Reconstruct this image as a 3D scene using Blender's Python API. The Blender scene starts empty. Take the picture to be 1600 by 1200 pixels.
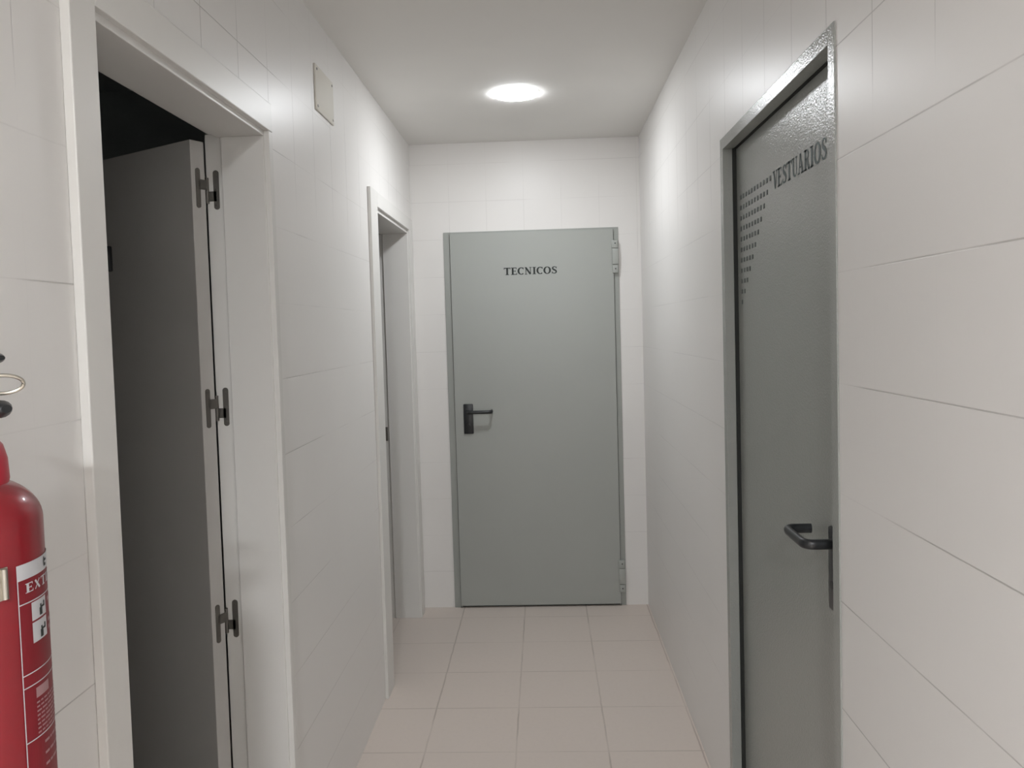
import bpy, bmesh, math, random
from mathutils import Vector, Matrix
PI = math.pi
C = bpy.context.scene.collection
S = bpy.context.scene

# ---------------------------------------------------------------- camera
cam_d = bpy.data.cameras.new('camera')
cam = bpy.data.objects.new('camera', cam_d)
C.objects.link(cam)
cam_d.sensor_width = 36.0
cam_d.lens = 1233.05 / 1600 * 36.0
cam_d.shift_y = -32.2 / 1600          # the photograph was cropped off-centre
cam_d.clip_start = 0.02
R_ = Vector((0.99885412, 0.03844304, -0.02850565))
U_ = Vector((0.02674153, 0.04564785, 0.9985996))
F_ = Vector((-0.03969043, 0.99821761, -0.04456752))
m = Matrix.Identity(4)
for i in range(3):
    m[i][0] = R_[i]; m[i][1] = U_[i]; m[i][2] = -F_[i]
m[0][3], m[1][3], m[2][3] = 0.0, 0.0, 1.5387
cam.matrix_world = m
S.camera = cam

# ---------------------------------------------------------------- world, exposure
w = bpy.data.worlds.new('world')
S.world = w
w.use_nodes = True
bg = w.node_tree.nodes['Background']
bg.inputs['Color'].default_value = (0.9, 0.95, 1.0, 1)
bg.inputs['Strength'].default_value = 0.0
S.view_settings.view_transform = 'Standard'
S.view_settings.look = 'None'
S.view_settings.gamma = 1.0
S.view_settings.use_curve_mapping = False
S.view_settings.exposure = 0.17
LAMP = 92.0          # radiance of the lit downlight diffusers
LAMP_COL = (0.94, 0.97, 1.0, 1)

# ---------------------------------------------------------------- measures (metres)
XL, XR, D, ZC = -0.699, 0.542, 4.303, 2.546
WT = 0.142                       # thickness of the left wall
YB = -4.2                        # end of the corridor behind the camera
P = 0.203                        # tile pitch on the walls
ZA = 1.6229

# ---------------------------------------------------------------- node helpers
def new_mat(name):
    m = bpy.data.materials.new(name)
    m.use_nodes = True
    return m, m.node_tree, m.node_tree.nodes['Principled BSDF']

def mth(nt, op, a, b=None, c=None, clamp=False):
    n = nt.nodes.new('ShaderNodeMath'); n.operation = op; n.use_clamp = clamp
    for i, v in enumerate((a, b, c)):
        if v is None: continue
        if isinstance(v, (int, float)): n.inputs[i].default_value = v
        else: nt.links.new(v, n.inputs[i])
    return n.outputs[0]

def noise(nt, scale, detail=2.0, vec=None, rough=0.5):
    n = nt.nodes.new('ShaderNodeTexNoise')
    n.inputs['Scale'].default_value = scale
    n.inputs['Detail'].default_value = detail
    n.inputs['Roughness'].default_value = rough
    if vec is not None: nt.links.new(vec, n.inputs['Vector'])
    return n.outputs[0]

def ramp(nt, v, lo, hi, a=0.0, b=1.0):
    n = nt.nodes.new('ShaderNodeMapRange'); n.interpolation_type = 'SMOOTHSTEP'
    nt.links.new(v, n.inputs[0])
    for i, x in enumerate((lo, hi, a, b)): n.inputs[i + 1].default_value = x
    return n.outputs[0]

def mixc(nt, f, a, b):
    n = nt.nodes.new('ShaderNodeMix'); n.data_type = 'RGBA'
    nt.links.new(f, n.inputs[0])
    for i, v in ((6, a), (7, b)):
        if isinstance(v, tuple): n.inputs[i].default_value = v
        else: nt.links.new(v, n.inputs[i])
    return n.outputs[2]

def groove(nt, coord, origin, pitch, half, soft):
    """1 on a joint line, 0 away from it"""
    t = mth(nt, 'SUBTRACT', coord, origin)
    t = mth(nt, 'DIVIDE', t, pitch)
    t = mth(nt, 'ADD', t, 0.5)
    t = mth(nt, 'FRACT', t)
    t = mth(nt, 'SUBTRACT', t, 0.5)
    t = mth(nt, 'ABSOLUTE', t)
    t = mth(nt, 'MULTIPLY', t, pitch)
    return ramp(nt, t, half, half + soft, 1.0, 0.0)

def tile_mat(name, axis, o_h, base, joint, o_v=ZA):
    """glazed white wall tile; axis 0: joints along x, 1: along y"""
    m, nt, b = new_mat(name)
    g = nt.nodes.new('ShaderNodeNewGeometry')
    s = nt.nodes.new('ShaderNodeSeparateXYZ')
    nt.links.new(g.outputs['Position'], s.inputs[0])
    h, z = s.outputs[axis], s.outputs[2]
    gz = groove(nt, z, o_v, P, 0.0006, 0.0010)
    gv = groove(nt, h, o_h, P, 0.0006, 0.0010)
    nz = noise(nt, 2.3, 2.0, g.outputs['Position'])
    # noise only: joints are filled with paint to a different degree from place to place
    kz = ramp(nt, nz, 0.40, 0.60, 0.10, 0.85)
    nv = noise(nt, 1.7, 1.0, g.outputs['Position'])
    top = ramp(nt, z, 1.86, 1.98, 0.03, 1.0)  # upper vertical joints drawn stronger, standing in for lamp light grazing them
    top2 = ramp(nt, z, 2.24, 2.36, 1.0, 0.30)
    kv = mth(nt, 'MULTIPLY', mth(nt, 'MULTIPLY', ramp(nt, nv, 0.35, 0.60, 0.5, 1.0), top), top2)
    gz = mth(nt, 'MULTIPLY', gz, kz)
    gv = mth(nt, 'MULTIPLY', gv, kv)
    far = ramp(nt, s.outputs[1], 1.7, 3.0, 1.0, 0.45)
    gz = mth(nt, 'MULTIPLY', gz, far)
    if axis == 0: gv = mth(nt, 'MULTIPLY', gv, far)
    gg = mth(nt, 'MAXIMUM', gz, gv)
    n2 = noise(nt, 1.1, 3.0, g.outputs['Position'])
    c0 = mixc(nt, ramp(nt, n2, 0.3, 0.7), base, tuple(x * 0.965 for x in base[:3]) + (1,))
    nt.links.new(mixc(nt, mth(nt, 'MULTIPLY', gg, 0.62), c0, joint), b.inputs['Base Color'])
    b.inputs['Roughness'].default_value = 0.37
    b.inputs['Specular IOR Level'].default_value = 0.33
    wob = noise(nt, 9.0, 1.0, g.outputs['Position'])
    hgt = mth(nt, 'SUBTRACT', mth(nt, 'MULTIPLY', wob, 0.25), gg)
    bp = nt.nodes.new('ShaderNodeBump')
    bp.inputs['Strength'].default_value = 0.6
    bp.inputs['Distance'].default_value = 0.0012
    nt.links.new(hgt, bp.inputs['Height'])
    nt.links.new(bp.outputs[0], b.inputs['Normal'])
    return m

def paint(name, col, rough=0.5, spec=0.5, metal=0.0, bump=0.0, bscale=300.0, var=0.0, coat=0.0):
    m, nt, b = new_mat(name)
    g = nt.nodes.new('ShaderNodeNewGeometry')
    c = tuple(col) + (1,)
    n1 = noise(nt, 3.0, 3.0, g.outputs['Position'])
    dark = tuple(x * (1 - var) for x in col) + (1,)
    nt.links.new(mixc(nt, ramp(nt, n1, 0.3, 0.7), c, dark), b.inputs['Base Color'])
    b.inputs['Roughness'].default_value = rough
    b.inputs['Specular IOR Level'].default_value = spec
    b.inputs['Metallic'].default_value = metal
    b.inputs['Coat Weight'].default_value = coat
    if bump:
        n2 = noise(nt, bscale, 2.0, g.outputs['Position'])
        bp = nt.nodes.new('ShaderNodeBump')
        bp.inputs['Strength'].default_value = 1.0
        bp.inputs['Distance'].default_value = bump
        nt.links.new(n2, bp.inputs['Height'])
        nt.links.new(bp.outputs[0], b.inputs['Normal'])
    return m

# ---------------------------------------------------------------- materials
WALL = (0.845, 0.825, 0.802, 1)
JOINT = (0.34, 0.32, 0.30, 1)
M_side_r = tile_mat('white_tile_right', 1, 1.3123, WALL, JOINT)
M_side_l = tile_mat('white_tile_left', 1, 2.065, WALL, JOINT)
M_back = tile_mat('white_tile_back', 0, -0.084, WALL, JOINT)
M_ceil = paint('ceiling_paint', (0.86, 0.845, 0.815), 0.75, 0.2, var=0.02)
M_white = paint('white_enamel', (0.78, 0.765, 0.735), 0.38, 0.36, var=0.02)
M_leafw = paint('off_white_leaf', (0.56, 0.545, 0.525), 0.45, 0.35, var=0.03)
M_grey = paint('grey_steel_paint', (0.40, 0.415, 0.39), 0.34, 0.45, bump=0.00004, bscale=160.0, var=0.02)
M_greyd = paint('grey_frame_paint', (0.36, 0.375, 0.35), 0.30, 0.5, bump=0.00005, bscale=220.0, var=0.02)
M_gloss = paint('grey_gloss_leaf', (0.33, 0.34, 0.32), 0.17, 0.5, bump=0.0010, bscale=240.0, var=0.02)
M_glossf = paint('grey_gloss_frame', (0.33, 0.34, 0.32), 0.18, 0.5, bump=0.0008, bscale=240.0, var=0.02)
M_seal = paint('rubber_and_gap_black', (0.03, 0.032, 0.03), 0.7, 0.2)
M_black = paint('black_nylon', (0.018, 0.02, 0.022), 0.35, 0.5)
M_ink = paint('dark_ink', (0.028, 0.034, 0.032), 0.5, 0.3)
M_inkg = paint('dark_green_ink', (0.035, 0.06, 0.055), 0.5, 0.3)
M_vent = paint('vent_shadow_grey', (0.075, 0.085, 0.08), 0.5, 0.3)
M_hinge = paint('bronzed_steel', (0.16, 0.15, 0.135), 0.45, 0.5, metal=0.5)
M_steel = paint('worn_steel', (0.55, 0.52, 0.46), 0.28, 0.5, metal=1.0)
M_brass = paint('brass', (0.60, 0.45, 0.22), 0.3, 0.5, metal=1.0)
M_red = paint('red_lacquer', (0.25, 0.010, 0.018), 0.28, 0.5, var=0.03, coat=0.3)
M_redp = paint('red_plastic', (0.50, 0.012, 0.035), 0.35, 0.5)
M_lred = paint('label_red', (0.22, 0.014, 0.022), 0.4, 0.4)
M_lwhite = paint('label_white', (0.58, 0.58, 0.60), 0.4, 0.4)
M_lpink = paint('label_print', (0.42, 0.24, 0.25), 0.4, 0.4)
M_cream = paint('cream_plastic', (0.79, 0.76, 0.69), 0.6, 0.25)
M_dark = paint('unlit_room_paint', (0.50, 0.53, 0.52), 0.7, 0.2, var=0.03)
M_hose = paint('hose_rubber', (0.02, 0.02, 0.02), 0.5, 0.4)

def floor_mat():
    m, nt, b = new_mat('pinkish_floor_tile')
    g = nt.nodes.new('ShaderNodeNewGeometry')
    s = nt.nodes.new('ShaderNodeSeparateXYZ')
    nt.links.new(g.outputs['Position'], s.inputs[0])
    wob = noise(nt, 14.0, 2.0, g.outputs['Position'])
    wx = mth(nt, 'ADD', s.outputs[0], mth(nt, 'MULTIPLY', mth(nt, 'SUBTRACT', wob, 0.5), 0.006))
    gx = groove(nt, wx, -0.4707, 0.3347, 0.0020, 0.0020)
    gy = groove(nt, s.outputs[1], 2.7993, 0.3347, 0.0016, 0.0018)
    n1 = noise(nt, 3.1, 1.0, g.outputs['Position'])
    k = ramp(nt, n1, 0.35, 0.6, 0.35, 1.0)
    gg = mth(nt, 'MAXIMUM', mth(nt, 'MULTIPLY', gx, mth(nt, 'MULTIPLY', k, 0.42)), mth(nt, 'MULTIPLY', gy, mth(nt, 'MULTIPLY', k, 0.36)))
    n2 = noise(nt, 0.9, 3.0, g.outputs['Position'])
    n3 = noise(nt, 60.0, 3.0, g.outputs['Position'])
    c = mixc(nt, ramp(nt, n2, 0.3, 0.7), (0.70, 0.615, 0.555, 1), (0.685, 0.61, 0.555, 1))
    c = mixc(nt, mth(nt, 'MULTIPLY', ramp(nt, n3, 0.45, 0.7), 0.12), c, (0.60, 0.53, 0.47, 1))
    c = mixc(nt, gg, c, (0.24, 0.19, 0.155, 1))
    nt.links.new(c, b.inputs['Base Color'])
    b.inputs['Roughness'].default_value = 0.55
    b.inputs['Specular IOR Level'].default_value = 0.3
    bp = nt.nodes.new('ShaderNodeBump')
    bp.inputs['Strength'].default_value = 0.5; bp.inputs['Distance'].default_value = 0.001
    nt.links.new(mth(nt, 'MULTIPLY', gg, -1.0), bp.inputs['Height'])
    nt.links.new(bp.outputs[0], b.inputs['Normal'])
    return m
M_floor = floor_mat()

def emit_mat(name, strength):
    m, nt, b = new_mat(name)
    b.inputs['Base Color'].default_value = (0.9, 0.9, 0.9, 1)
    b.inputs['Emission Color'].default_value = LAMP_COL
    b.inputs['Emission Strength'].default_value = strength
    return m
M_lamp = emit_mat('lit_diffuser', LAMP)
M_lamp2 = emit_mat('brighter_lit_diffuser', LAMP * 7.2)

# ---------------------------------------------------------------- mesh helpers
def add_box(bm, x0, x1, y0, y1, z0, z1, bev=0.0, seg=2):
    v = [bm.verts.new((x, y, z)) for x in (x0, x1) for y in (y0, y1) for z in (z0, z1)]
    fs = [(0, 1, 3, 2), (4, 6, 7, 5), (0, 4, 5, 1), (2, 3, 7, 6), (0, 2, 6, 4), (1, 5, 7, 3)]
    faces = [bm.faces.new([v[i] for i in f]) for f in fs]
    if bev > 0:
        edges = list({e for f in faces for e in f.edges})
        bmesh.ops.bevel(bm, geom=edges, offset=bev, segments=seg, profile=0.5, affect='EDGES')

def add_tube(bm, pts, rad, seg=16, closed=False, sx=1.0, up=None):
    """sweep a round (or flattened, sx) section along pts; rad is a number or a list"""
    pts = [Vector(p) for p in pts]
    n = len(pts)
    rads = rad if isinstance(rad, (list, tuple)) else [rad] * n
    rings = []
    ref = Vector(up) if up else Vector((0, 0, 1))
    for i, p in enumerate(pts):
        a = pts[(i - 1) % n] if (i > 0 or closed) else pts[i]
        b = pts[(i + 1) % n] if (i < n - 1 or closed) else pts[i]
        t = (b - a).normalized()
        s = t.cross(ref)
        if s.length < 1e-4: s = t.cross(Vector((1, 0, 0)))
        s.normalize(); u = s.cross(t).normalized()
        rings.append([bm.verts.new(p + (s * math.cos(2 * PI * k / seg) * sx + u * math.sin(2 * PI * k / seg)) * rads[i]) for k in range(seg)])
    m = n if closed else n - 1
    for i in range(m):
        r0, r1 = rings[i], rings[(i + 1) % n]
        for k in range(seg):
            bm.faces.new((r0[k], r0[(k + 1) % seg], r1[(k + 1) % seg], r1[k]))
    if not closed:
        bm.faces.new(list(reversed(rings[0]))); bm.faces.new(rings[-1])

def add_lathe(bm, prof, seg=48, cx=0, cy=0):
    rings = []
    for r, z in prof:
        if r < 1e-6: rings.append([bm.verts.new((cx, cy, z))])
        else: rings.append([bm.verts.new((cx + r * math.cos(2 * PI * k / seg), cy + r * math.sin(2 * PI * k / seg), z)) for k in range(seg)])
    for a, b in zip(rings, rings[1:]):
        for k in range(seg):
            k2 = (k + 1) % seg
            if len(a) == 1 and len(b) == 1: continue
            if len(a) == 1: bm.faces.new((a[0], b[k2], b[k]))
            elif len(b) == 1: bm.faces.new((a[k], a[k2], b[0]))
            else: bm.faces.new((a[k], a[k2], b[k2], b[k]))

def obj(name, bm, mat, parent=None, smooth=False, label=None):
    bmesh.ops.recalc_face_normals(bm, faces=bm.faces[:])
    me = bpy.data.meshes.new(name)
    bm.to_mesh(me); bm.free()
    if smooth:
        me.polygons.foreach_set('use_smooth', [True] * len(me.polygons))
        me.set_sharp_from_angle(angle=math.radians(35))
    me.materials.append(mat)
    o = bpy.data.objects.new(name, me)
    C.objects.link(o)
    if parent is not None:
        o.parent = parent
        o.matrix_parent_inverse = PINV(parent)
    if label: o['label'] = label
    return o

def world_of(o):
    m = Matrix.Translation(o.location) @ o.rotation_euler.to_matrix().to_4x4()
    return (world_of(o.parent) @ o.matrix_parent_inverse @ m) if o.parent else m
def PINV(p): return world_of(p).inverted()

def tag(o, label, cat, group=None, kind=None):
    o['label'] = label; o['category'] = cat
    if group: o['group'] = group
    if kind: o['kind'] = kind
    return o

def empty(name, loc, label, cat, kind=None, group=None):
    o = bpy.data.objects.new(name, None)
    o.location = loc; o.empty_display_size = 0.1
    C.objects.link(o)
    return tag(o, label, cat, group, kind)

def boxes(name, mat, parent, bl, bev=0.0, smooth=False, label=None):
    bm = bmesh.new()
    for b in bl: add_box(bm, *b, bev=bev)
    return obj(name, bm, mat, parent, smooth, label)

# ---------------------------------------------------------------- lettering (bold serif capitals)
def glyph(ch):
    """list of polylines [(x, y, width), ...] in an em one unit high, and the advance"""
    A = []
    def arc(cx, cy, rx, ry, a0, a1, wf, n=22):
        L = []
        for i in range(n + 1):
            a = math.radians(a0 + (a1 - a0) * i / n)
            L.append((cx + rx * math.cos(a), cy + ry * math.sin(a), wf(a)))
        return L
    SW, TH, SF = 0.235, 0.085, 0.080
    def stem(x, y0=0.0, y1=1.0, w=SW, sl=0.11, s0=True, s1=True):
        A.append([(x, y0, w), (x, y1, w)])
        if s0: A.append([(x - w / 2 - sl, y0 + SF / 2, SF), (x + w / 2 + sl, y0 + SF / 2, SF)])
        if s1: A.append([(x - w / 2 - sl, y1 - SF / 2, SF), (x + w / 2 + sl, y1 - SF / 2, SF)])
    thick = lambda a: 0.10 + 0.145 * abs(math.cos(a)) ** 1.5
    if ch == 'I':
        stem(0.24); return A, 0.48
    if ch == 'T':
        stem(0.42, s1=False)
        A.append([(0.0, 0.94, 0.12), (0.84, 0.94, 0.12)])
        A.append([(0.035, 0.74, 0.05), (0.035, 0.97, 0.10)]); A.append([(0.805, 0.74, 0.05), (0.805, 0.97, 0.10)])
        return A, 0.86
    if ch == 'E':
        stem(0.22, s0=True, s1=True)
        A.append([(0.2, 0.95, 0.10), (0.70, 0.95, 0.10)]); A.append([(0.2, 0.51, 0.09), (0.58, 0.51, 0.09)]); A.append([(0.2, 0.05, 0.10), (0.74, 0.05, 0.10)])
        A.append([(0.68, 0.76, 0.05), (0.68, 0.98, 0.10)]); A.append([(0.57, 0.41, 0.06), (0.57, 0.61, 0.06)]); A.append([(0.72, 0.02, 0.10), (0.73, 0.26, 0.05)])
        return A, 0.80
    if ch == 'C':
        A.append(arc(0.47, 0.5, 0.36, 0.455, 48, 312, thick))
        A.append([(0.74, 0.70, 0.07), (0.76, 0.97, 0.05)])
        return A, 0.84
    if ch == 'O':
        A.append(arc(0.47, 0.5, 0.36, 0.455, 0, 360, thick, 36)); return A, 0.94
    if ch == 'N':
        A.append([(0.18, 0.0, 0.09), (0.18, 0.95, 0.09)]); A.append([(0.76, 0.02, 0.09), (0.76, 1.0, 0.09)])
        A.append([(0.16, 0.96, 0.22), (0.74, 0.04, 0.22)])
        A.append([(0.03, 0.04, SF), (0.33, 0.04, SF)]); A.append([(0.02, 0.965, SF), (0.24, 0.965, SF)]); A.append([(0.60, 0.965, SF), (0.92, 0.965, SF)])
        return A, 0.96
    if ch == 'S':
        pts = [(0.66, 0.73, 0.08), (0.62, 0.86, 0.10), (0.50, 0.945, 0.10), (0.36, 0.95, 0.11), (0.22, 0.88, 0.17), (0.17, 0.76, 0.19), (0.22, 0.64, 0.20), (0.36, 0.55, 0.21),
               (0.50, 0.47, 0.21), (0.61, 0.37, 0.20), (0.64, 0.25, 0.19), (0.58, 0.13, 0.16), (0.44, 0.055, 0.11), (0.30, 0.055, 0.10), (0.17, 0.13, 0.10), (0.11, 0.28, 0.08)]
        A.append(pts); A.append([(0.66, 0.70, 0.05), (0.67, 0.99, 0.05)]); A.append([(0.10, 0.01, 0.05), (0.10, 0.30, 0.05)])
        return A, 0.76
    if ch == 'V':
        A.append([(0.20, 1.0, 0.22), (0.46, 0.0, 0.20)]); A.append([(0.74, 1.0, 0.09), (0.48, 0.02, 0.09)])
        A.append([(0.0, 0.965, SF), (0.40, 0.965, SF)]); A.append([(0.58, 0.965, SF), (0.88, 0.965, SF)])
        return A, 0.86
    if ch == 'U':
        A.append([(0.20, 1.0, 0.20), (0.20, 0.35, 0.20), (0.23, 0.20, 0.18), (0.32, 0.09, 0.14), (0.45, 0.045, 0.10), (0.58, 0.07, 0.09), (0.68, 0.17, 0.09), (0.71, 0.35, 0.09), (0.71, 1.0, 0.09)])
        A.append([(0.0, 0.965, SF), (0.40, 0.965, SF)]); A.append([(0.56, 0.965, SF), (0.86, 0.965, SF)])
        return A, 0.88
    if ch == 'A':
        A.append([(0.42, 1.0, 0.14), (0.16, 0.0, 0.08)]); A.append([(0.42, 1.0, 0.18), (0.72, 0.0, 0.22)]); A.append([(0.24, 0.34, 0.08), (0.62, 0.34, 0.08)])
        A.append([(0.0, 0.04, SF), (0.32, 0.04, SF)]); A.append([(0.52, 0.04, SF), (0.92, 0.04, SF)])
        return A, 0.90
    if ch == 'R':
        stem(0.22)
        A.append([(0.2, 0.95, 0.10), (0.46, 0.95, 0.10), (0.60, 0.90, 0.14), (0.66, 0.77, 0.19), (0.60, 0.62, 0.15), (0.46, 0.54, 0.09), (0.2, 0.53, 0.09)])
        A.append([(0.44, 0.54, 0.18), (0.72, 0.02, 0.20)]); A.append([(0.62, 0.04, SF), (0.90, 0.04, SF)])
        return A, 0.88
    if ch == 'X':
        A.append([(0.16, 0.98, 0.2), (0.7, 0.02, 0.2)]); A.append([(0.7, 0.98, 0.1), (0.14, 0.02, 0.1)]); return A, 0.86
    return A, 0.4

def add_word(bm, word, place, height, width, gap=0.045):
    """place(u, v) -> 3-D point; the word fills width"""
    adv = 0; G = []
    for ch in word:
        A, a = glyph(ch); G.append((A, adv)); adv += a + gap
    adv -= gap
    sx = width / adv
    for A, x0 in G:
        for L in A:
            n = len(L)
            # densify straight strokes a little so they follow curved surfaces
            side = []
            for i in range(n):
                a = L[max(0, i - 1)]; b = L[min(n - 1, i + 1)]
                dx, dy = b[0] - a[0], b[1] - a[1]
                l = math.hypot(dx, dy) or 1
                nx, ny = -dy / l, dx / l
                x, y, wd = L[i]
                side.append(((x + nx * wd / 2, y + ny * wd / 2), (x - nx * wd / 2, y - ny * wd / 2)))
            vs = [[bm.verts.new(place((x0 + p[0]) * sx, p[1] * height)) for p in pr] for pr in side]
            for i in range(n - 1):
                bm.faces.new((vs[i][0], vs[i][1], vs[i + 1][1], vs[i + 1][0]))

# ================================================================ SETTING
# left wall: doorway A y 1.262..2.092, doorway B y 3.42..4.237
A0, A1, AZ = 1.212, 2.024, 2.062
B0, B1, BZ = 3.310, 4.162, 2.062
XLI = XL - WT
tag(boxes('wall_left', M_side_l, None, [
    (XLI, XL, YB, A0, 0, ZC), (XLI, XL, A0, A1, AZ, ZC), (XLI, XL, A1, B0, 0, ZC),
    (XLI, XL, B0, B1, BZ, ZC), (XLI, XL, B1, D, 0, ZC)]),
    'white tiled left corridor wall with two open doorways', 'wall', kind='structure')
# right wall with the recess for the steel door
V0, V1, VZ = 1.490, 2.366, 2.057
XRO = XR + 0.15
tag(boxes('wall_right', M_side_r, None, [
    (XR, XRO, YB, V0, 0, ZC), (XR, XRO, V0, V1, VZ, ZC), (XR, XRO, V1, D, 0, ZC)]),
    'white tiled right corridor wall around the grey changing room door', 'wall', kind='structure')
T0, T1, TZ = -0.508, 0.405, 2.052
tag(boxes('wall_back', M_back, None, [
    (XLI, T0, D, D + 0.15, 0, ZC), (T0, T1, D, D + 0.15, TZ, ZC), (T1, XRO, D, D + 0.15, 0, ZC)]),
    'white tiled end wall of the corridor around the grey steel door', 'wall', kind='structure')
tag(boxes('wall_front', M_back, None, [(XLI, XRO, YB - 0.12, YB, 0, ZC)]),
    'white tiled wall closing the corridor behind the viewer', 'wall', kind='structure')
tag(boxes('floor', M_floor, None, [(XLI - 2.2, XRO + 0.3, YB - 0.12, D + 0.5, -0.1, 0)]),
    'pinkish beige square tiled floor of the corridor', 'floor', kind='structure')
# ceiling with the two round cut-outs of the downlights
def ceiling():
    bm = bmesh.new()
    add_box(bm, XLI, XRO, YB - 0.12, D + 0.15, ZC, ZC + 0.12)
    return obj('ceiling', bm, M_ceil)
tag(ceiling(), 'smooth white painted corridor ceiling', 'ceiling', kind='structure')

# the unlit rooms beyond the two doorways on the left
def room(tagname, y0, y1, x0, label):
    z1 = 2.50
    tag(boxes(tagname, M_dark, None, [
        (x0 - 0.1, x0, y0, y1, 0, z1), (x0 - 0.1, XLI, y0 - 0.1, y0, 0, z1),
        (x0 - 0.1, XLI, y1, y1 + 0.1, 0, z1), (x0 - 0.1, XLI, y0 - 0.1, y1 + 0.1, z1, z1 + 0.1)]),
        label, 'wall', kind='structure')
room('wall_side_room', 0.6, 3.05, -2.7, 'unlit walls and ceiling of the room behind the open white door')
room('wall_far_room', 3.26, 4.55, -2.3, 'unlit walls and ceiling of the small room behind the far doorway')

# ---------------------------------------------------------------- door_1: open white door at the left
def h_plate(bm, O, u, n, w, h, z0, neck_z, toward, kx):
    """flag hinge leaf: rounded bar with a neck to the knuckle. O: bar centre on plane, u: in-plane dir, n: normal"""
    u = Vector(u); n = Vector(n); O = Vector(O)
    def quadbox(c, hw, hh, t=0.0018):
        vs = []
        for k in range(20):
            a = 2 * PI * k / 20
            # rounded ends
            cx = hw * math.cos(a)
            cy = (hh - hw) * (1 if math.sin(a) >= 0 else -1) + hw * math.sin(a)
            vs.append((cx, cy))
        lo = [bm.verts.new(c + u * x + Vector((0, 0, y))) for x, y in vs]
        hi = [bm.verts.new(c + u * x + Vector((0, 0, y)) + n * t) for x, y in vs]
        bm.faces.new(hi); bm.faces.new(list(reversed(lo)))
        for k in range(20): bm.faces.new((lo[k], lo[(k + 1) % 20], hi[(k + 1) % 20], hi[k]))
    quadbox(O + Vector((0, 0, z0)), w / 2, h / 2)
    a = O + Vector((0, 0, z0 + neck_z)); b = a + u * kx
    hh = h * 0.125
    pts = [a - Vector((0, 0, hh)), b - Vector((0, 0, hh)), b + Vector((0, 0, hh)), a + Vector((0, 0, hh))]
    lo = [bm.verts.new(p) for p in pts]; hi = [bm.verts.new(p + n * 0.0018) for p in pts]
    bm.faces.new(hi); bm.faces.new(list(reversed(lo)))
    for k in range(4): bm.faces.new((lo[k], lo[(k + 1) % 4], hi[(k + 1) % 4], hi[k]))
    # screw dimples
    for s in (-0.38, 0.0, 0.38):
        c = O + Vector((0, 0, z0 + s * h)) + n * 0.0018
        ring = [bm.verts.new(c + (u * math.cos(2 * PI * k / 10) + Vector((0, 0, math.sin(2 * PI * k / 10)))) * w * 0.25) for k in range(10)]
        top = bm.verts.new(c + n * 0.0008)
        for k in range(10): bm.faces.new((ring[k], ring[(k + 1) % 10], top))

d1 = empty('door_1', (XL, 1.68, 0), 'open white wooden door with white casing at the near left', 'door', 'structure')
CP = 0.016                                                     # how far the casing stands out
boxes('casing', M_white, d1, [
    (XL, XL + CP, 1.158, 1.229, 0, 2.062 + 0.072),
    (XL, XL + CP, 1.229, 2.038, 2.060, 2.133),
    (XL, XL + CP, 2.010, 2.038, 0, 2.060)], bev=0.002)
LZ = 2.046                                                     # underside of the lining
boxes('jamb', M_white, d1, [
    (XLI - 0.002, XL + 0.003, A0, 1.233, 0, LZ), (XLI + 0.034, XL + 0.003, 2.004, A1, 0, LZ),
    (XLI - 0.010, XLI + 0.034, 2.012, A1 + 0.02, 0, LZ + 0.01),
    (XLI + 0.022, XL + 0.003, A0, A1, LZ, AZ - 0.0005), (XLI - 0.002, XLI + 0.022, A0, A1, LZ + 0.010, AZ - 0.0005)], bev=0.0015)
# leaf, opened 120 degrees into the room
hx, hy = -0.866, 1.958
dv = Vector((-0.869, 0.495, 0)); nv = Vector((0.495, 0.869, 0))   # along the leaf; through its thickness
def leaf_box(bm, t0, t1, s0, s1, z0, z1, bev=0.0):
    tmp = bmesh.new(); add_box(tmp, t0, t1, s0, s1, z0, z1, bev=bev)
    me = bpy.data.meshes.new('t'); tmp.to_mesh(me); tmp.free()
    k = len(bm.verts); bm.from_mesh(me); bpy.data.meshes.remove(me)
    bm.verts.ensure_lookup_table()
    for v in bm.verts[k:]:
        p = v.co.copy()
        v.co = Vector((hx, hy, 0)) + dv * p.x + nv * p.y + Vector((0, 0, p.z))
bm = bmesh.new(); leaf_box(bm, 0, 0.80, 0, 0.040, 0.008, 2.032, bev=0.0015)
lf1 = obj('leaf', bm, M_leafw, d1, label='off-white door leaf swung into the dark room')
bm = bmesh.new()
leaf_box(bm, 0.352, 0.392, -0.012, 0.0, 1.725, 1.795, bev=0.004); leaf_box(bm, 0.362, 0.376, -0.040, -0.010, 1.735, 1.750, bev=0.004)
obj('coat_hook', bm, M_black, lf1, smooth=True)
for zc in (1.914, 1.356, 0.798):
    bm = bmesh.new()
    # plate on the jamb strip (faces the viewer)
    h_plate(bm, (-0.8255, 2.0118, 0), (1, 0, 0), (0, -1, 0), 0.015, 0.100, zc, -0.016, 0, -0.020)
    # plate on the leaf edge
    e = Vector((hx, hy, 0)) + nv * 0.018 - dv * 0.0002
    h_plate(bm, e, nv, -dv, 0.013, 0.100, zc, 0.010, 0, 0.026)
    add_tube(bm, [(-0.8470, 2.004, zc - 0.035), (-0.8470, 2.004, zc + 0.03)], 0.0048, 12)
    obj('hinge', bm, M_hinge, d1, smooth=True)

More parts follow.
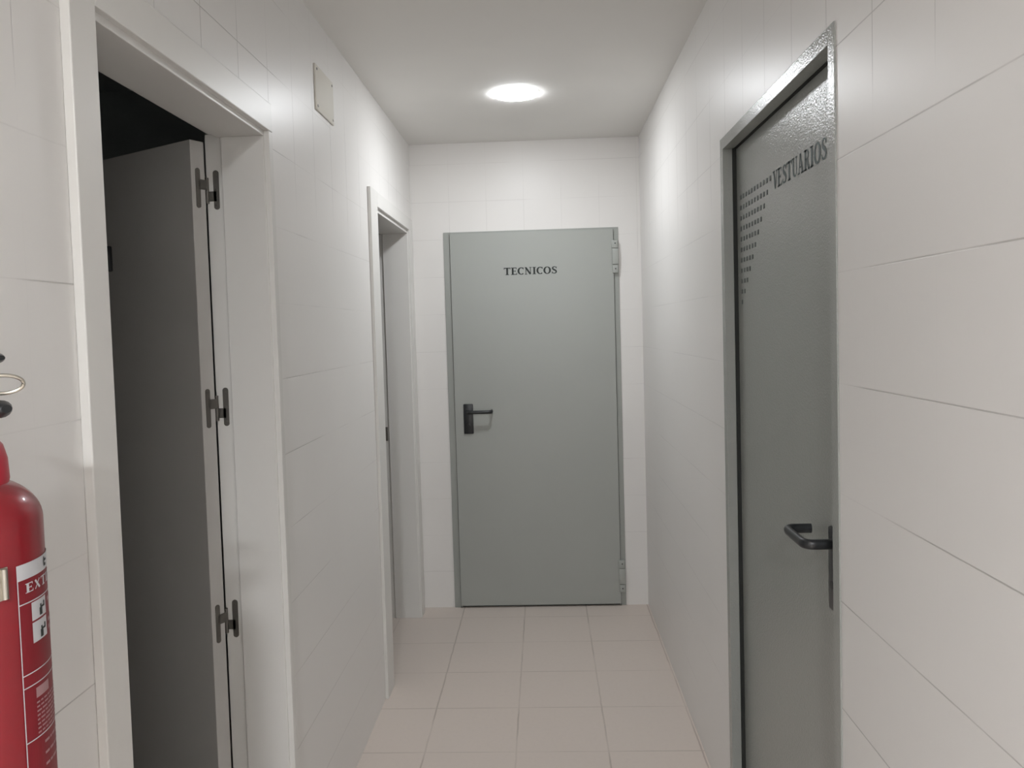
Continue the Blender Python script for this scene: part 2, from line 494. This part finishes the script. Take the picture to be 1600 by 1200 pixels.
# ---------------------------------------------------------------- door_2: far left doorway
d2 = empty('door_2', (XL, 3.83, 0), 'narrow far left doorway with white casing near the end wall', 'door', 'structure')
CQ = 0.014
boxes('casing', M_white, d2, [
    (XL, XL + CQ, 3.220, 3.352, 0, 2.134),
    (XL, XL + CQ, 3.352, 4.242, 2.070, 2.134),
    (XL, XL + CQ, 4.150, 4.242, 0, 2.070)], bev=0.0015)
boxes('jamb', M_white, d2, [
    (XLI - 0.002, XL + 0.003, B0, 3.346, 0, 2.052), (XLI + 0.012, XL + 0.003, 4.146, B1, 0, 2.052),
    (XLI - 0.010, XLI + 0.012, 4.154, B1 + 0.01, 0, 2.052),
    (XLI, XL + 0.003, B0, B1, 2.052, BZ - 0.0005)], bev=0.0015)
boxes('strike_plate', M_hinge, d2, [(-0.852, -0.837, 4.1505, 4.1545, 0.958, 1.032)], bev=0.001)

# ---------------------------------------------------------------- U-shaped lever handle
def lever_pts(p0, out, along, depth, length, r=0.016, n=6):
    """path from the door face out, along and back"""
    p0, out, along = Vector(p0), Vector(out), Vector(along)
    pts = [p0, p0 + out * (depth - r)]
    for i in range(1, n + 1):
        a = PI / 2 * i / n
        pts.append(p0 + out * (depth - r + r * math.sin(a)) + along * (r - r * math.cos(a)))
    pts.append(p0 + out * depth + along * (length - r))
    for i in range(1, n + 1):
        a = PI / 2 * i / n
        pts.append(p0 + out * (depth - r + r * math.cos(a)) + along * (length - r + r * math.sin(a)))
    pts.append(p0 + along * length + out * 0.008)
    return pts

# ---------------------------------------------------------------- door_3: TECNICOS
d3 = empty('door_3', (-0.049, D, 0), 'grey steel door marked TECNICOS at the corridor end', 'door', 'structure')
fy = D - 0.006
boxes('frame', M_greyd, d3, [
    (-0.525, -0.484, fy, D + 0.07, 0, 2.067), (0.388, 0.4210, fy, D + 0.07, 0, 2.067), (-0.484, 0.388, fy, D + 0.07, 2.030, 2.067)], bev=0.001)
lf3 = boxes('leaf', M_grey, d3, [(-0.4895, 0.3925, fy - 0.012, fy + 0.045, 0.012, 2.056)], bev=0.0015)
boxes('seal_gap_strip', M_seal, d3, [(-0.4912, -0.4890, fy - 0.0045, fy + 0.001, 0, 2.056), (0.3920, 0.3945, fy - 0.0045, fy + 0.001, 0, 2.056), (-0.484, 0.395, fy + 0.01, fy + 0.03, 0.0005, 0.013)])  # black strips put in for the shade of leaf seams and floor gap
ly = fy - 0.012
for z0, z1 in ((1.820, 1.996), (0.078, 0.254)):
    bm = bmesh.new()
    hc = 0.401
    L = z1 - z0
    add_box(bm, hc - 0.019, hc + 0.014, ly - 0.012, fy + 0.002, z1 - L * 0.245, z1, bev=0.003)
    add_box(bm, hc - 0.017, hc + 0.017, ly - 0.014, fy + 0.002, z0 + L * 0.255, z1 - L * 0.255, bev=0.005)
    add_box(bm, hc - 0.016, hc + 0.014, ly - 0.011, fy + 0.002, z0, z0 + L * 0.245, bev=0.003)
    hg = obj('hinge', bm, M_grey, d3, smooth=True)
    bm = bmesh.new()
    for zz in (z1 - 0.018, z0 + 0.022): add_tube(bm, [(hc, ly - 0.0105, zz), (hc, ly - 0.0135, zz)], 0.0035, 12)
    obj('screw', bm, M_black, hg)
bm = bmesh.new(); add_box(bm, -0.4425, -0.390, ly - 0.009, ly, 0.968, 1.132, bev=0.004)
hp = obj('handle_plate', bm, M_black, lf3, smooth=True)
bm = bmesh.new(); add_tube(bm, lever_pts((-0.416, ly, 1.090), (0, -1, 0), (1, 0, 0), 0.052, 0.128), 0.0098, 16, sx=0.8)
obj('lever', bm, M_black, hp, smooth=True)
bm = bmesh.new(); add_tube(bm, [(-0.416, ly - 0.009, 1.015), (-0.416, ly - 0.0125, 1.015)], 0.0085, 20)
obj('lock_cylinder', bm, M_black, hp, smooth=True)
bm = bmesh.new(); add_word(bm, 'TECNICOS', lambda u, v: (-0.200 + u, ly - 0.0006, 1.8265 + v), 0.0390, 0.288)
obj('lettering', bm, M_ink, lf3, label='dark serif lettering TECNICOS')

# ---------------------------------------------------------------- door_4: VESTUARIOS
d4 = empty('door_4', (XR, 1.98, 0), 'glossy grey steel door marked VESTUARIOS in the right wall', 'door', 'structure')
fx = XR - 0.003
boxes('frame', M_glossf, d4, [
    (fx, 0.62, 1.470, 1.503, 0, 2.076), (fx, 0.62, 2.352, 2.385, 0, 2.076), (fx, 0.62, 1.503, 2.352, 2.043, 2.076)], bev=0.0012)
LX = 0.577
boxes('seal_gap_strip', M_seal, d4, [(0.5665, LX + 0.02, 2.345, 2.3525, 0, 2.043), (0.5665, LX + 0.02, 1.5025, 1.510, 0, 2.043), (0.5700, LX + 0.02, 1.510, 2.345, 2.040, 2.0435)])
lf4 = boxes('leaf', M_gloss, d4, [(LX, LX + 0.04, 1.507, 2.348, 0.012, 2.0415)], bev=0.001)
bm = bmesh.new()
add_box(bm, LX - 0.010, LX, 1.566, 1.608, 0.952, 1.121, bev=0.004)
hp4 = obj('handle_plate', bm, M_black, lf4, smooth=True)
bm = bmesh.new(); add_tube(bm, lever_pts((LX, 1.587, 1.088), (-1, 0, 0), (0, 1, 0), 0.062, 0.127, r=0.018), 0.0105, 16, sx=0.8)
obj('lever', bm, M_black, hp4, smooth=True)
bm = bmesh.new(); add_tube(bm, [(LX - 0.0095, 1.587, 1.005), (LX - 0.0108, 1.587, 1.005)], 0.0085, 20)
obj('lock_cylinder', bm, M_black, hp4, smooth=True)
bm = bmesh.new(); add_word(bm, 'VESTUARIOS', lambda u, v: (LX - 0.0006, 1.986 - u, 1.8600 + v), 0.0440, 0.370)
obj('lettering', bm, M_inkg, lf4, label='dark green serif lettering VESTUARIOS')
bm = bmesh.new()
for r in range(11):
    for k in range(11 - r):
        yc = 2.300 - k * 0.0292; zc = 1.893 - r * 0.0298
        add_box(bm, LX - 0.0012, LX + 0.0005, yc - 0.0058, yc + 0.0058, zc - 0.0060, zc + 0.0060)
obj('perforation', bm, M_vent, lf4, label='triangle of small dark square ventilation marks')

# ================================================================ THINGS
def downlight(y, label, mat=M_lamp):
    t = empty('ceiling_light', (-0.0885, y, ZC), label, 'ceiling light', group='round ceiling downlights')
    bm = bmesh.new()
    add_lathe(bm, [(0.1006, ZC - 0.0002), (0.1010, ZC - 0.0012), (0.1030, ZC - 0.0014), (0.1042, ZC - 0.0010), (0.1045, ZC + 0.0005), (0.1006, ZC + 0.0005)], 64, -0.0885, y)
    obj('trim_ring', bm, M_white, t, smooth=True)
    bm = bmesh.new()
    add_lathe(bm, [(0.0, ZC - 0.0115), (0.04, ZC - 0.0110), (0.07, ZC - 0.0095), (0.09, ZC - 0.0070), (0.098, ZC - 0.0045), (0.1000, ZC - 0.002), (0.1000, ZC + 0.0003), (0.0, ZC + 0.0003)], 64, -0.0885, y)
    obj('diffuser', bm, mat, t, smooth=True)
    return t
downlight(3.440, 'round flush white downlight glowing in the ceiling before the grey door')
downlight(-1.60, 'round flush white downlight in the ceiling behind the viewer', M_lamp2)

# junction box cover high on the left wall
jb = empty('junction_box_cover', (XL, 2.607, 2.245), 'cream square junction box cover screwed high on the left tiled wall', 'junction box')
bm = bmesh.new(); add_box(bm, XL, XL + 0.006, 2.501, 2.712, 2.248, 2.392, bev=0.002)
obj('cover_plate', bm, M_cream, jb, smooth=True)
for yy in (2.517, 2.696):
    for zz in (2.262, 2.378):
        bm = bmesh.new(); add_tube(bm, [(XL + 0.0055, yy, zz), (XL + 0.0072, yy, zz)], 0.0042, 14)
        obj('screw', bm, M_hinge, jb, smooth=True)

# ---------------------------------------------------------------- fire extinguisher
EX, EY, ER = -0.607, 0.778, 0.078
fe = empty('fire_extinguisher', (EX, EY, 0.93), 'red fire extinguisher with white printed label hung on the near left wall', 'fire extinguisher')
def sh(prof): return [(r, z) for r, z in prof]
ztop = 1.352
prof = [(0.0, 0.925), (0.055, 0.922), (0.070, 0.930), (ER, 0.95), (ER, ztop)]
for i in range(1, 15):
    a = PI / 2 * i / 14 * 0.82
    prof.append((ER * math.cos(a) ** 0.95, ztop + 0.052 * math.sin(a)))
prof += [(0.019, ztop + 0.054), (0.018, ztop + 0.075), (0.0, ztop + 0.075)]
bm = bmesh.new(); add_lathe(bm, prof, 96, EX, EY)
obj('cylinder', bm, M_red, fe, smooth=True)
bm = bmesh.new()
add_lathe(bm, [(0.030, 1.390), (0.0485, 1.390), (0.0500, 1.397), (0.0490, 1.418), (0.0455, 1.432), (0.038, 1.442), (0.024, 1.448), (0.020, 1.448)], 64, EX, EY)
cf = obj('neck_collar', bm, M_redp, fe, smooth=True, label='bright red plastic collar')
def on_cyl(r, ang, z): return (EX + r * math.cos(ang), EY + r * math.sin(ang), z)
def cyl_patch(bm, r, a0, a1, z0, z1, n=None):
    a0, a1 = math.radians(a0), math.radians(a1)
    n = n or max(2, int(abs(a1 - a0) / math.radians(2.5)))
    lo = [bm.verts.new(on_cyl(r, a0 + (a1 - a0) * i / n, z0)) for i in range(n + 1)]
    hi = [bm.verts.new(on_cyl(r, a0 + (a1 - a0) * i / n, z1)) for i in range(n + 1)]
    for i in range(n): bm.faces.new((lo[i], lo[i + 1], hi[i + 1], hi[i]))
bm = bmesh.new(); cyl_patch(bm, 0.0507, -60, -16, 1.386, 1.401)
obj('collar_tag', bm, M_lwhite, cf)
# valve, handle, squeeze lever, pin ring
bm = bmesh.new(); add_lathe(bm, [(0.0, 1.430), (0.017, 1.430), (0.019, 1.440), (0.019, 1.472), (0.015, 1.478), (0.015, 1.500), (0.0, 1.505)], 32, EX, EY)
vv = obj('valve', bm, M_brass, fe, smooth=True)
hd = Vector((math.cos(math.radians(-20)), math.sin(math.radians(-20)), 0))
c0 = Vector((EX, EY, 0))
def lev(name, z0, z1, L, rr, sx, dz):
    bm = bmesh.new()
    pts, rad = [], []
    for i in range(13):
        t = i / 12
        pts.append(c0 + hd * (-0.02 + (L + 0.02) * t) + Vector((0, 0, z0 + (z1 - z0) * t + dz * math.sin(PI * t))))
        rad.append(rr * (1.0 if t < 0.92 else 0.82) if i < 12 else rr * 0.45)
    add_tube(bm, pts, rad, 16, sx=sx)
    return obj(name, bm, M_black, vv, smooth=True)
lev('carry_handle', 1.458, 1.474, 0.088, 0.0088, 1.4, 0.004)
lev('squeeze_lever', 1.502, 1.524, 0.083, 0.0055, 2.0, 0.006)
bm = bmesh.new()
rc = Vector((-0.5345, 0.757, 1.4975)); ru = Vector((0.80, 0.60, 0)).normalized(); rv = Vector((0.22, -0.30, 0.93)).normalized()
add_tube(bm, [rc + ru * 0.0185 * math.cos(2 * PI * k / 40) + rv * 0.0098 * math.sin(2 * PI * k / 40) for k in range(40)], 0.0019, 10, closed=True)
add_tube(bm, [rc - ru * 0.0185, Vector((EX + 0.005, EY - 0.022, 1.490))], 0.0014, 10)
obj('pin_ring', bm, M_steel, vv, smooth=True)
# bracket strap with a buckle
bm = bmesh.new()
for r0 in (0,):
    ang = [math.radians(a) for a in range(-178, -19, 3)]
    zz = (1.286, 1.318)
    for r in (ER + 0.0004,):
        lo = [bm.verts.new(on_cyl(r, a, zz[0])) for a in ang]; hi = [bm.verts.new(on_cyl(r, a, zz[1])) for a in ang]
        lo2 = [bm.verts.new(on_cyl(r + 0.0016, a, zz[0])) for a in ang]; hi2 = [bm.verts.new(on_cyl(r + 0.0016, a, zz[1])) for a in ang]
        for i in range(len(ang) - 1):
            bm.faces.new((lo2[i], lo2[i + 1], hi2[i + 1], hi2[i])); bm.faces.new((lo[i + 1], lo[i], hi[i], hi[i + 1]))
            bm.faces.new((hi2[i], hi2[i + 1], hi[i + 1], hi[i])); bm.faces.new((lo[i], lo[i + 1], lo2[i + 1], lo2[i]))
        for i in (0, -1): bm.faces.new((lo[i], lo2[i], hi2[i], hi[i]))
st = obj('bracket_strap', bm, M_steel, fe, label='polished metal strap')
bm = bmesh.new()
add_tube(bm, [on_cyl(ER + 0.003, math.radians(-25), 1.287), on_cyl(ER + 0.003, math.radians(-25), 1.317)], 0.003, 12)
obj('buckle', bm, M_steel, st, smooth=True)
boxes('wall_bracket', M_seal, fe, [(XL, EX - ER + 0.001, EY - 0.02, EY + 0.02, 1.27, 1.42)], bev=0.001)
# label
RL = ER + 0.0004
LA0, LA1 = -15.0, 115.0
bm = bmesh.new()
cyl_patch(bm, RL, LA0, LA1, 1.000, 1.315)
lb = obj('label', bm, M_lred, fe, label='red and white printed instruction label')
bm = bmesh.new()
r2 = RL + 0.0003
cyl_patch(bm, r2, LA0, LA1, 1.299, 1.315)                 # white header
cyl_patch(bm, r2, LA0, LA0 + 0.9, 1.000, 1.299, 2)        # left border
for zl in (1.2745, 1.202, 1.189, 1.133): cyl_patch(bm, r2, LA0, LA1, zl - 0.0006, zl + 0.0006)
for a0, a1 in ((-3, 17), (52, 70), (78, 96)):
    cyl_patch(bm, r2, a0, a1, 1.2535, 1.2725); cyl_patch(bm, r2, a0, a1, 1.2305, 1.2515)
obj('white_print', bm, M_lwhite, lb)
bm = bmesh.new()
def arcw(u, v): return on_cyl(r2 + 0.0001, math.radians(-8) + u / ER, 1.2845 + v)
add_word(bm, 'EXTINTOR', arcw, 0.0098, 0.100, gap=0.06)
obj('label_heading', bm, M_lwhite, lb, label='white heading EXTINTOR')
random.seed(4)
bm = bmesh.new(); cyl_patch(bm, r2, -3, 14, 1.1735, 1.184)
obj('label_stamp', bm, M_lpink, lb)
bm = bmesh.new()
def print_line(z, h, a0, a1):
    a = a0
    while a < a1:
        wdt = random.uniform(2.5, 7); cyl_patch(bm, r2, a, min(a + wdt, a1 + 2), z - h, z + h); a += wdt + 1.2
for k in range(8): print_line(1.1685 - k * 0.0045, 0.0009, -3.0, 100)
for zl in (1.266, 1.244, 1.236): print_line(zl, 0.0022, 21, 46)
for k in range(3): print_line(1.123 - k * 0.012, 0.0014, 4, 90)
obj('fine_print', bm, M_lpink, lb)
r3 = r2 + 0.0003
bm = bmesh.new()
cyl_patch(bm, r3, 17, 22, 1.3025, 1.3055, 3); cyl_patch(bm, r3, 17, 19, 1.3055, 1.3125, 2); cyl_patch(bm, r3, 19, 23.5, 1.3075, 1.3100, 3)
obj('maker_emblem', bm, M_ink, lb)
for z in (1.2305, 1.2535):                                # pictogram figures: extinguisher and hand
    bm = bmesh.new()
    cyl_patch(bm, r3, 6, 10, z + 0.002, z + 0.010, 3); cyl_patch(bm, r3, 9, 14, z + 0.009, z + 0.0112, 3)
    cyl_patch(bm, r3, 7, 9, z + 0.010, z + 0.0135, 2); cyl_patch(bm, r3, 12, 14, z + 0.0112, z + 0.0150, 2)
    obj('pictogram', bm, M_ink, lb)
# hose down the hidden side of the cylinder
bm = bmesh.new()
ho = [c0 + Vector((0.0, -0.018, 1.465)), c0 + Vector((-0.01, -0.06, 1.47)), c0 + Vector((-0.015, -0.092, 1.44)), c0 + Vector((-0.015, -0.098, 1.38)), c0 + Vector((-0.012, -0.094, 1.25)), c0 + Vector((-0.010, -0.090, 1.06)), c0 + Vector((-0.010, -0.090, 1.02))]
cr = []
for i in range(len(ho) - 1):
    p0, p1, p2, p3 = ho[max(0, i - 1)], ho[i], ho[i + 1], ho[min(len(ho) - 1, i + 2)]
    for k in range(6):
        t = k / 6
        cr.append(0.5 * ((2 * p1) + (p2 - p0) * t + (2 * p0 - 5 * p1 + 4 * p2 - p3) * t * t + (3 * p1 - p0 - 3 * p2 + p3) * t ** 3))
cr.append(ho[-1])
add_tube(bm, cr, 0.0085, 14)
obj('hose', bm, M_hose, fe, smooth=True)
